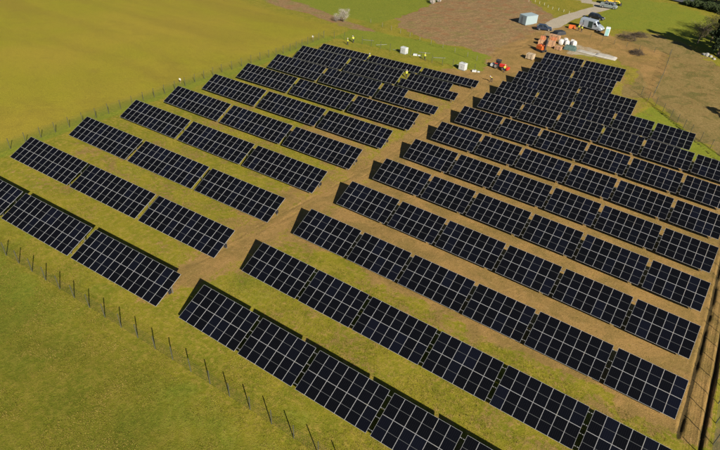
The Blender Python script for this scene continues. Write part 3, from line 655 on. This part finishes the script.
def tractor(x, y, rz):
    t = empty('tractor', (x, y, tz(x, y)), (0, 0, rz)); t.scale = (.78,.78,.85); tag(t, 'small red tractor with black cab roof parked on dirt beside a worker', 'tractor')
    MB().box((.3,-.42,.75), (2.0,.42,1.45)).build('bonnet', P_RED, t)
    MB().box((-.9,-.35,.6), (.4,.35,1.0)).build('chassis', DPL, t)
    MB().box((-.9,-.6,1.1), (.3,.6,2.2)).build('cab_glass', GL, t); MB().box((-1.05,-.72,2.2), (.4,.72,2.36)).build('cab_roof', DPL, t)
    for s_ in (-1, 1):
        wheel(t, -.7, s_*.8, .72, .4); wheel(t, 1.5, s_*.7, .46, .28)
        MB().box((-1.2, s_*.8-.25, 1.45), (-.2, s_*.8+.25, 1.52)).build('mudguard', P_RED, t)
        MB().tube([(.6,s_*.5,1.2),(1.8,s_*.5,1.5),(2.9,s_*.5,.7)], .08, n=6).build('loader_arm', P_RED, t)
    MB().box((2.8,-.8,.35), (3.3,.8,.95)).build('bucket', P_RED, t)
    MB().box((-2.5,-.8,.35), (-1.35,.8,.95)).build('rear_hopper', P_WHT, t)
tractor(-40.6, 126.4, radians(-5))

# ------------------------------------------------------------------ site objects
def corrugated(x, y, rz):
    t = empty('site_container', (x, y, tz(x, y)), (0, 0, rz)); tag(t, 'pale grey-blue site container alone on the brown ground', 'container')
    mt = mat('container_paint', (.27,.345,.37), .5); mb = MB(); Lc, Wc, Hc = 4.4, 2.9, 2.5
    def wall(p, q):
        d = (q-p); n = int(d.length/.14); nn = Vector((d.y, -d.x, 0)).normalized(); pts = []
        for i in range(n+1):
            o_ = .03 if (i % 4) in (1, 2) else 0; pts.append(p+d*(i/n)-nn*o_)
        V = [(a.x, a.y, .1) for a in pts]+[(a.x, a.y, Hc-.05) for a in pts]; k = n+1
        mb.add(V, [(i, i+1, k+i+1, k+i) for i in range(n)])
    c = [Vector((-Lc/2,-Wc/2,0)), Vector((Lc/2,-Wc/2,0)), Vector((Lc/2,Wc/2,0)), Vector((-Lc/2,Wc/2,0))]
    for i in range(4): wall(c[i], c[(i+1) % 4])
    mb.build('wall', mt, t)
    MB().box((-Lc/2-.04,-Wc/2-.04,Hc-.06), (Lc/2+.04,Wc/2+.04,Hc+.05)).build('roof', mt, t)
    MB().box((-Lc/2-.02,-Wc/2-.02,0), (Lc/2+.02,Wc/2+.02,.12)).build('base_rail', P_GREY, t)
    for s_ in (-1, 1):
        MB().box((-Lc/2-.09, s_*.72-.68, .15), (-Lc/2-.05, s_*.72+.68, Hc-.1)).build('door', mt, t)
        MB().tube([(-Lc/2-.12, s_*.2, .2), (-Lc/2-.12, s_*.2, Hc-.2)], .02, n=6).build('lock_bar', STEEL, t)
corrugated(-47.6, 166.8, radians(62))
def toilet(x, y, rz):
    t = empty('portable_toilet', (x, y, tz(x, y)), (0, 0, rz)); tag(t, 'white portable toilet cabin standing in front of the van', 'portable toilet')
    w_ = mat('toilet_white', (.55,.62,.62), .5); a_ = mat('toilet_turquoise', (.25,.46,.46), .5)
    b_ = MB().box((-.58,-.58,.12), (.58,.58,2.1)).build('cabin', w_, t); b_.modifiers.new('b', 'BEVEL').width = .05
    MB().box((-.62,-.62,0), (.62,.62,.12)).build('base', DPL, t)
    MB().loft([[(-.62,-.62,2.1),(.62,-.62,2.1),(.62,.62,2.1),(-.62,.62,2.1)], [(-.5,-.5,2.32),(.5,-.5,2.32),(.5,.5,2.32),(-.5,.5,2.32)]], smooth=False).build('roof', w_, t)
    d = MB().box((-.4,-.61,.18), (.4,-.585,2.0)).build('door', a_, t); MB().box((.28,-.64,1.0), (.33,-.61,1.18)).build('handle', DPL, d)
toilet(-25.3, 166.6, radians(10))
def cabinet(x, y, label, lab2, dx):
    z = tz(x, y); t = empty('site_cabinet', (x, y, z), (0, 0, radians(-8))); t.scale = (.85,.85,.85); tag(t, label, 'cabinet', 'white cabinets on the grass strip')
    MB().box((-.95,-.7,.12), (.95,.7,1.7)).build('housing', P_WHT, t); MB().box((-1.0,-.75,0), (1.0,.75,.12)).build('plinth', P_GREY, t)
    MB().loft([[(-1.02,-.77,1.7),(1.02,-.77,1.7),(1.02,.77,1.7),(-1.02,.77,1.7)], [(-.9,-.6,1.86),(.9,-.6,1.86),(.9,.6,1.86),(-.9,.6,1.86)]], smooth=False).build('roof', P_WHT, t)
    for s_ in (-1, 1):
        d = MB().box((s_*.46-.43,-.73,.2), (s_*.46+.43,-.705,1.62)).build('door', P_WHT, t); MB().box((s_*.1-.02,-.76,.8), (s_*.1+.02,-.73,1.0)).build('handle', DPL, d)
    c = MB().box((-.5,-.3,0), (.5,.3,.35)).box((.7,-.2,0), (1.3,.25,.2)).box((-.45,-.25,.35), (.45,.25,.4)).build('supply_crate', P_WHT, None, (x+dx, y+.4, tz(x+dx, y)), (0,0,.4)); tag(c, lab2, 'crate', 'white crates by the cabinets')
cabinet(-63.9, 121.9, 'white site cabinet amid the grass strip behind the ninth left row', 'low white crate beside the cabinet farther from the tractor', 3.0)
cabinet(-47.2, 120.4, 'white site cabinet at the grass strip end closest to the tractor', 'low white crate beside the cabinet closest to the tractor', 2.8)
# stacks of goods
CARD = mat('pallet_goods_tan', (.42,.24,.13), .8, noise=(3, .15)); CARD2 = mat('pallet_goods_orange', (.48,.17,.07), .8, noise=(3, .15)); WOOD = mat('pallet_wood', (.30,.20,.11), .85); BAG = mat('bulk_bag', (.5,.49,.46), .8, noise=(3, .1), bump=.3); TARP = mat('dark_tarp', (.02,.022,.026), .55, noise=(4,.3), bump=.5); TARPG = mat('green_tarp', (.055,.10,.09), .6, noise=(4,.3), bump=.5)
def pallet(x, y, rz, L_, W_, H_, m, label, layers=3):
    t = empty('loaded_pallet', (x, y, tz(x, y)), (0, 0, rz)); tag(t, label, 'pallet', 'loaded pallets on the storage ground')
    mb = MB()
    for k in range(5): mb.box((-L_/2, -W_/2+k*(W_-.12)/4, .12), (L_/2, -W_/2+k*(W_-.12)/4+.12, .15))
    for k in (-1, 0, 1): mb.box((k*(L_/2-.08)-.06, -W_/2, 0), (k*(L_/2-.08)+.06, W_/2, .118))
    mb.build('pallet_base', WOOD, t)
    g = MB(); hh = (H_-.15)/layers
    for i in range(layers):
        j = random.uniform(-.04, .04); g.box((-L_/2+.03+j, -W_/2+.03, .152+i*hh), (L_/2-.03+j, W_/2-.03, .152+(i+1)*hh-.02))
    g.build('goods_stack', m, t)
    s_ = MB()
    for k in (-.25, .25): s_.box((k*L_-.02, -W_/2-.02, .15), (k*L_+.02, W_/2+.02, H_+.012))
    s_.build('strap', DPL, t)
    return t
pal = [(-37.6,149.6,.2,2.3,1.1,1.1,CARD,'tan loaded pallet in the middle of the storage ground'),(-35.4,149.2,.1,2.3,1.2,1.5,CARD,'tall tan loaded pallet beside the white bulk bags'),(-38.4,152.2,.3,1.3,1.1,1.4,CARD2,'orange loaded pallet on the outer corner of the storage ground'),
       (-35.6,152.0,.15,1.6,1.1,1.6,CARD2,'orange loaded pallet in front of the black covered stack'),(-36.3,156.0,-.1,2.8,1.2,1.1,CARD,'long tan loaded pallet beside the black covered stack'),(-32.9,148.0,-.1,1.7,1.2,.9,CARD,'low pinkish loaded pallet before the green covered stack'),
       (-36.7,137.4,-.1,1.9,1.5,1.3,mat('pallet_goods_pale', (.42,.33,.22), .8, noise=(3,.15)),'pale loaded pallet standing alone at the end of the last rows')]
for a in pal: pallet(*a)
BAGW = ['white bulk bag, first from the pallets in the storage ground','white bulk bag, second from the pallets in the storage ground','white bulk bag, third from the pallets in the storage ground','white bulk bag behind the row of three','smallest white bulk bag behind the row of three']
for i, (x, y, s_) in enumerate([(-33.6,152.4,1),(-32.1,152.7,.95),(-30.4,153.0,1),(-33.0,154.4,.9),(-31.3,154.6,.8)]):
    rings = []; n = 16
    for zz, k in ((0,.8),(.08,.98),(.5,1.06),(.9,1.0),(1.15,.8),(1.28,.35)):
        rings.append([(s_*.62*k*np.sign(cos(a))*abs(cos(a))**.55, s_*.62*k*np.sign(sin(a))*abs(sin(a))**.55, s_*zz*1.1) for a in np.linspace(0, 2*pi, n, endpoint=False)])
    t = MB().loft(rings).build('bulk_bag', BAG, None, (x, y, tz(x, y)), (0, 0, i*.4)); tag(t, BAGW[i], 'bulk bag', 'white bulk bags in the storage ground')
    lb = MB()
    for q in ((1,1),(1,-1),(-1,1),(-1,-1)): lb.tube([(q[0]*.4*s_,q[1]*.4*s_,1.2*s_),(q[0]*.3*s_,q[1]*.3*s_,1.5*s_),(q[0]*.15*s_,q[1]*.35*s_,1.3*s_)], .02, n=4)
    lb.build('lifting_loop', BAG, t)
def covered(x, y, rz, L_, W_, H_, m, label):
    R_ = random.Random(int(x*7)); n = 14; V = []; F = []
    for j in range(n+1):
        for i in range(n+1):
            a, b_ = i/n*2-1, j/n*2-1; e = max(abs(a), abs(b_)); zz = H_*(1-max(0, (e-.72)/.28)**1.5)*(1+R_.uniform(-.05,.05)); V.append((a*L_/2*(1+.03*R_.random()), b_*W_/2*(1+.03*R_.random()), max(.01, zz)))
    for j in range(n):
        for i in range(n): F.append((j*(n+1)+i, j*(n+1)+i+1, (j+1)*(n+1)+i+1, (j+1)*(n+1)+i))
    tag(MB().add(V, F).build('covered_stack', m, None, (x, y, tz(x, y)), (0, 0, rz)), label, 'covered stack')
covered(-36.6, 161.0, 1.0, 3.4, 2.2, .9, TARP, 'black sheet covered stack between the pallets and the van')
covered(-30.4, 149.8, .1, 3.2, 1.8, 1.0, TARPG, 'green-grey covered stack in front of the white bulk bags')
MEMB = mat('geotextile', (.36,.34,.30), .85, noise=(1.5,.15), bump=.4)
covered(-21.3, 149.6, -.05, 5.2, 2.6, .3, MEMB, 'long pale sheet laid on the ground above the last row')
covered(-26.0, 149.9, -.15, 5.0, 1.8, .18, MEMB, 'flat pale sheet on the ground closest to the green covered stack')
# orange crate behind the van
tb = MB().box((-.9,-.6,0), (.9,.6,.08)).box((-.9,-.6,.08), (.9,-.54,.8)).box((-.9,.54,.08), (.9,.6,.8)).box((-.9,-.54,.08), (-.84,.54,.8)).box((.84,-.54,.08), (.9,.54,.8))
tag(tb.build('open_crate', P_ORG, None, (-35.2, 168.6, tz(-35.2, 168.6)), (0, 0, .2)), 'open orange crate on the ground behind the van', 'crate')
# boulders by the evergreens
for i, (x, y, s_) in enumerate([(-0.4,165.6,.6),(.7,165.2,.4),(1.7,163.9,.34)]):
    import bmesh
    bm = bmesh.new(); bmesh.ops.create_icosphere(bm, subdivisions=3, radius=s_); R_ = random.Random(i)
    for v in bm.verts:
        k = 1+.22*math.sin(v.co.x*7+i)+.15*math.sin(v.co.y*9)+R_.uniform(-.05,.05); v.co = Vector((v.co.x*k*1.3, v.co.y*k, v.co.z*k*.8))
    me = bpy.data.meshes.new('boulder'); bm.to_mesh(me); bm.free(); me.materials.append(mat('pale_rock', (.27,.265,.25), .9, noise=(4,.25)))
    tag(link('boulder', me, None, (x, y, tz(x, y)+s_*.3)), ['largest pale rock at the foot of the evergreens','middle pale rock at the foot of the evergreens','smallest pale rock, furthest down the straw slope'][i], 'rock', 'pale rocks below the evergreens')
# marker stakes / small white things
ST = mat('marker_white', (.75,.75,.7), .6)
stk = [(-87.9,116,'white marker stake at the upper corner of the field fence'),(-87.9,71.4,'white marker stake halfway up the field fence'),(-59.6,111.3,'white marker stake behind the missing panel')]
for x, y, lb in stk:
    t = empty('marker_stake', (x, y, tz(x, y))); tag(t, lb, 'stake', 'white marker stakes'); MB().tube([(0,0,-.2),(0,0,.9)], .035, n=6).build('stake', WOOD, t); MB().box((-.22,-.03,.7), (.22,.03,1.1)).build('marker_board', ST, t)
PT = mat('tree_guard', (.36,.36,.27), .7)
k = 0
for i in range(12):
    x = -62.5+i*2.0; y = 199-i*1.35+random.uniform(-1, 1)
    tag(MB().tube([(0,0,0),(0,0,.8)], .07, n=8).build('tree_guard', PT, None, (x, y, tz(x, y)), (random.uniform(-.06,.06), random.uniform(-.06,.06), 0)), f'pale tree guard tube, {ORD[i]} along the heath boundary counted from the far end', 'tree guard', 'tree guards along the heath boundary')
for i in range(6):
    x = -77+i*5.6+random.uniform(-1,1); y = 125.5-(i % 3)*1.2; a = radians(35)+random.uniform(-.3,.3)
    tag(MB().tube([(-1.5,0,0),(1.5,0,0)], .05, n=6).build('steel_pile', STEEL, None, (x, y, tz(x, y)+.06), (0, 0, a)), f'loose steel pile lying in the grass strip, {ORD[i]} from the crop field side', 'steel pile', 'loose steel piles on the grass strip')

# ------------------------------------------------------------------ people
SKIN = mat('skin', (.42,.24,.16), .6); HIVIS = mat('hi_vis_yellow', (.62,.75,.04), .6); TROU = mat('work_trousers', (.02,.024,.035), .8); HELM = mat('helmet_white', (.42,.42,.38), .4); BOOT = mat('boots', (.03,.025,.02), .7); ORGV = mat('hi_vis_orange', (.75,.2,.02), .6)
def skinned(name, joints, edges, mt, parent, root=0):
    me = bpy.data.meshes.new(name); me.from_pydata([j[0] for j in joints], edges, []); me.materials.append(mt)
    o = link(name, me, parent); s_ = o.modifiers.new('skin', 'SKIN'); s_.use_smooth_shade = True
    sv = me.skin_vertices[0].data if me.skin_vertices else None
    if sv is None:
        import bmesh
        bm = bmesh.new(); bm.from_mesh(me); bm.verts.layers.skin.verify(); bm.to_mesh(me); bm.free(); sv = me.skin_vertices[0].data
    for k, j in enumerate(joints): sv[k].radius = (j[1], j[1] if len(j) < 3 else j[2]); sv[k].use_root = (k == root)
    ss = o.modifiers.new('sub', 'SUBSURF'); ss.levels = ss.render_levels = 1
    return o
def person(x, y, rz, label, pose, top=HIVIS, z=None):
    t = empty('person', (x, y, tz(x, y) if z is None else z), (0, 0, rz)); tag(t, label, 'person')
    st = pose.get('stride', .12); bend = pose.get('bend', 0); ar = pose.get('arm', .15)
    def B(px, py, pz):       # bend the trunk forward about the hips
        dz = pz-.95; return (px, py+sin(bend)*dz, .95+cos(bend)*dz)
    J = [((0,0,.95),.14,.10),(B(0,0,1.2),.15,.10),(B(0,0,1.42),.15,.09),(B(0,.01,1.52),.055),(B(0,.03,1.63),.085,.10),(B(0,.03,1.74),.07,.085)]
    E = [(0,1),(1,2),(2,3),(3,4),(4,5)]
    def chain(a, js):
        k = a
        for j in js: J.append(j); E.append((k, len(J)-1)); k = len(J)-1
        return k
    for s_ in (-1, 1):
        chain(0, [((s_*.1,0,.86),.095),((s_*.11,s_*st*.5+.03,.5),.065),((s_*.12,s_*st,.09),.045),((s_*.13,s_*st+.14,.04),.035)])
        hx, hy, hz = s_*(.27), .12+ar*.6, 1.02+ar*.5
        hand = chain(2, [(B(s_*.19,0,1.40),.06),(B(s_*.25,-.02+ar*.3,1.15),.045),((hx,hy+sin(bend)*.1,hz),.028),((hx,hy+.07+sin(bend)*.1,hz-.03),.033,.018)])
        c = Vector(J[hand][0])
        for q, ln in ((-.03,.07),(-.01,.085),(.01,.08),(.03,.062)):
            chain(hand, [((c.x+q, c.y+.03, c.z-.02),.009),((c.x+q, c.y+.03+ln*.6, c.z-.03-ln*.5),.008)])
        chain(hand, [((c.x-s_*.04, c.y, c.z+.005),.010),((c.x-s_*.055, c.y+.04, c.z-.01),.008)])
    skinned('body', J, E, SKIN, t)
    def off(js, d): return js
    skinned('jacket', [((0,0,.90),.165,.125),(B(0,0,1.2),.175,.125),(B(0,0,1.43),.165,.115),(B(-.2,0,1.40),.078),(B(-.255,-.02+ar*.3,1.15),.062),((-.27,.10+ar*.55+sin(bend)*.1,1.03+ar*.5),.045),(B(.2,0,1.40),.078),(B(.255,-.02+ar*.3,1.15),.062),((.27,.10+ar*.55+sin(bend)*.1,1.03+ar*.5),.045)],
            [(0,1),(1,2),(2,3),(3,4),(4,5),(2,6),(6,7),(7,8)], top, t)
    skinned('trousers', [((0,0,.95),.155,.12),((-.1,0,.86),.105),((-.11,-st*.5+.03,.5),.08),((-.12,-st,.14),.06),((.1,0,.86),.105),((.11,st*.5+.03,.5),.08),((.12,st,.14),.06)], [(0,1),(1,2),(2,3),(0,4),(4,5),(5,6)], TROU, t)
    hm = MB(); hc = Vector(B(0,.03,1.72)); n = 14; rings = []
    for a in np.linspace(0, pi/2*.95, 6): rings.append([(hc.x+.125*cos(a)*cos(q), hc.y+.15*cos(a)*sin(q), hc.z+.125*sin(a)) for q in np.linspace(0, 2*pi, n, endpoint=False)])
    hm.loft(rings); hm.loft([[(hc.x+k*cos(q), hc.y+.02+k*1.2*sin(q), hc.z+zz) for q in np.linspace(0, 2*pi, n, endpoint=False)] for k, zz in ((.12,-.005),(.15,-.012),(.12,.01))]); hm.build('helmet', HELM, t)
    fc = MB(); hf = Vector(B(0,.03,1.65))      # nose, eyes, mouth, ears
    fc.tube([(hf.x,hf.y+.095,hf.z+.02),(hf.x,hf.y+.125,hf.z-.02)], [.01,.016], n=6)
    fc.tube([(hf.x-.1,hf.y,hf.z+.02),(hf.x-.1,hf.y,hf.z-.03)], .018, n=6); fc.tube([(hf.x+.1,hf.y,hf.z+.02),(hf.x+.1,hf.y,hf.z-.03)], .018, n=6); fc.build('nose_and_ears', SKIN, t)
    ey = MB()
    for s_ in (-1, 1): ey.box((hf.x+s_*.035-.012,hf.y+.09,hf.z+.015), (hf.x+s_*.035+.012,hf.y+.105,hf.z+.028))
    ey.box((hf.x-.025,hf.y+.095,hf.z-.055), (hf.x+.025,hf.y+.108,hf.z-.047)); ey.build('face_features', BOOT, t)
    for s_ in (-1, 1):
        MB().box((s_*.13-.055, s_*st-.08, 0), (s_*.13+.055, s_*st+.2, .11)).build('boot', BOOT, t)
    return t
person(-78.6, 121.2, 1.2, 'worker in hi-vis yellow bending over by the unfinished fence', {'stride': .1, 'bend': .5, 'arm': .4})
person(-78.6, 118.4, -.5, 'worker in hi-vis yellow standing between the last left row and unfinished fence', {'stride': .05})
person(-67.6, 111.6, 2.5, 'worker in hi-vis yellow seen behind the single-file panel row', {'stride': .2, 'arm': .3})
person(-57.4, 120.6, -1.5, 'worker in hi-vis yellow walking between the two white cabinets', {'stride': .25, 'arm': .25})
person(-55.0, 107.2, .6, 'worker in hi-vis yellow reaching at the partly filled table', {'stride': .1, 'bend': .2, 'arm': .6})
person(-38.6, 124.8, .9, 'worker in hi-vis yellow standing beside the red tractor', {'stride': .1, 'arm': .3})
person(-38.7, 117.2, 2.8, 'worker in hi-vis yellow crouching forward on the dirt track below the tractor', {'stride': .2, 'bend': .9, 'arm': .5})
person(-33.0, 166.9, .2, 'worker in hi-vis yellow at the rear end of the van', {'stride': .08})
person(-32.0, 166.4, 2.2, 'worker in hi-vis yellow closest to the open van door', {'stride': .15, 'arm': .4})
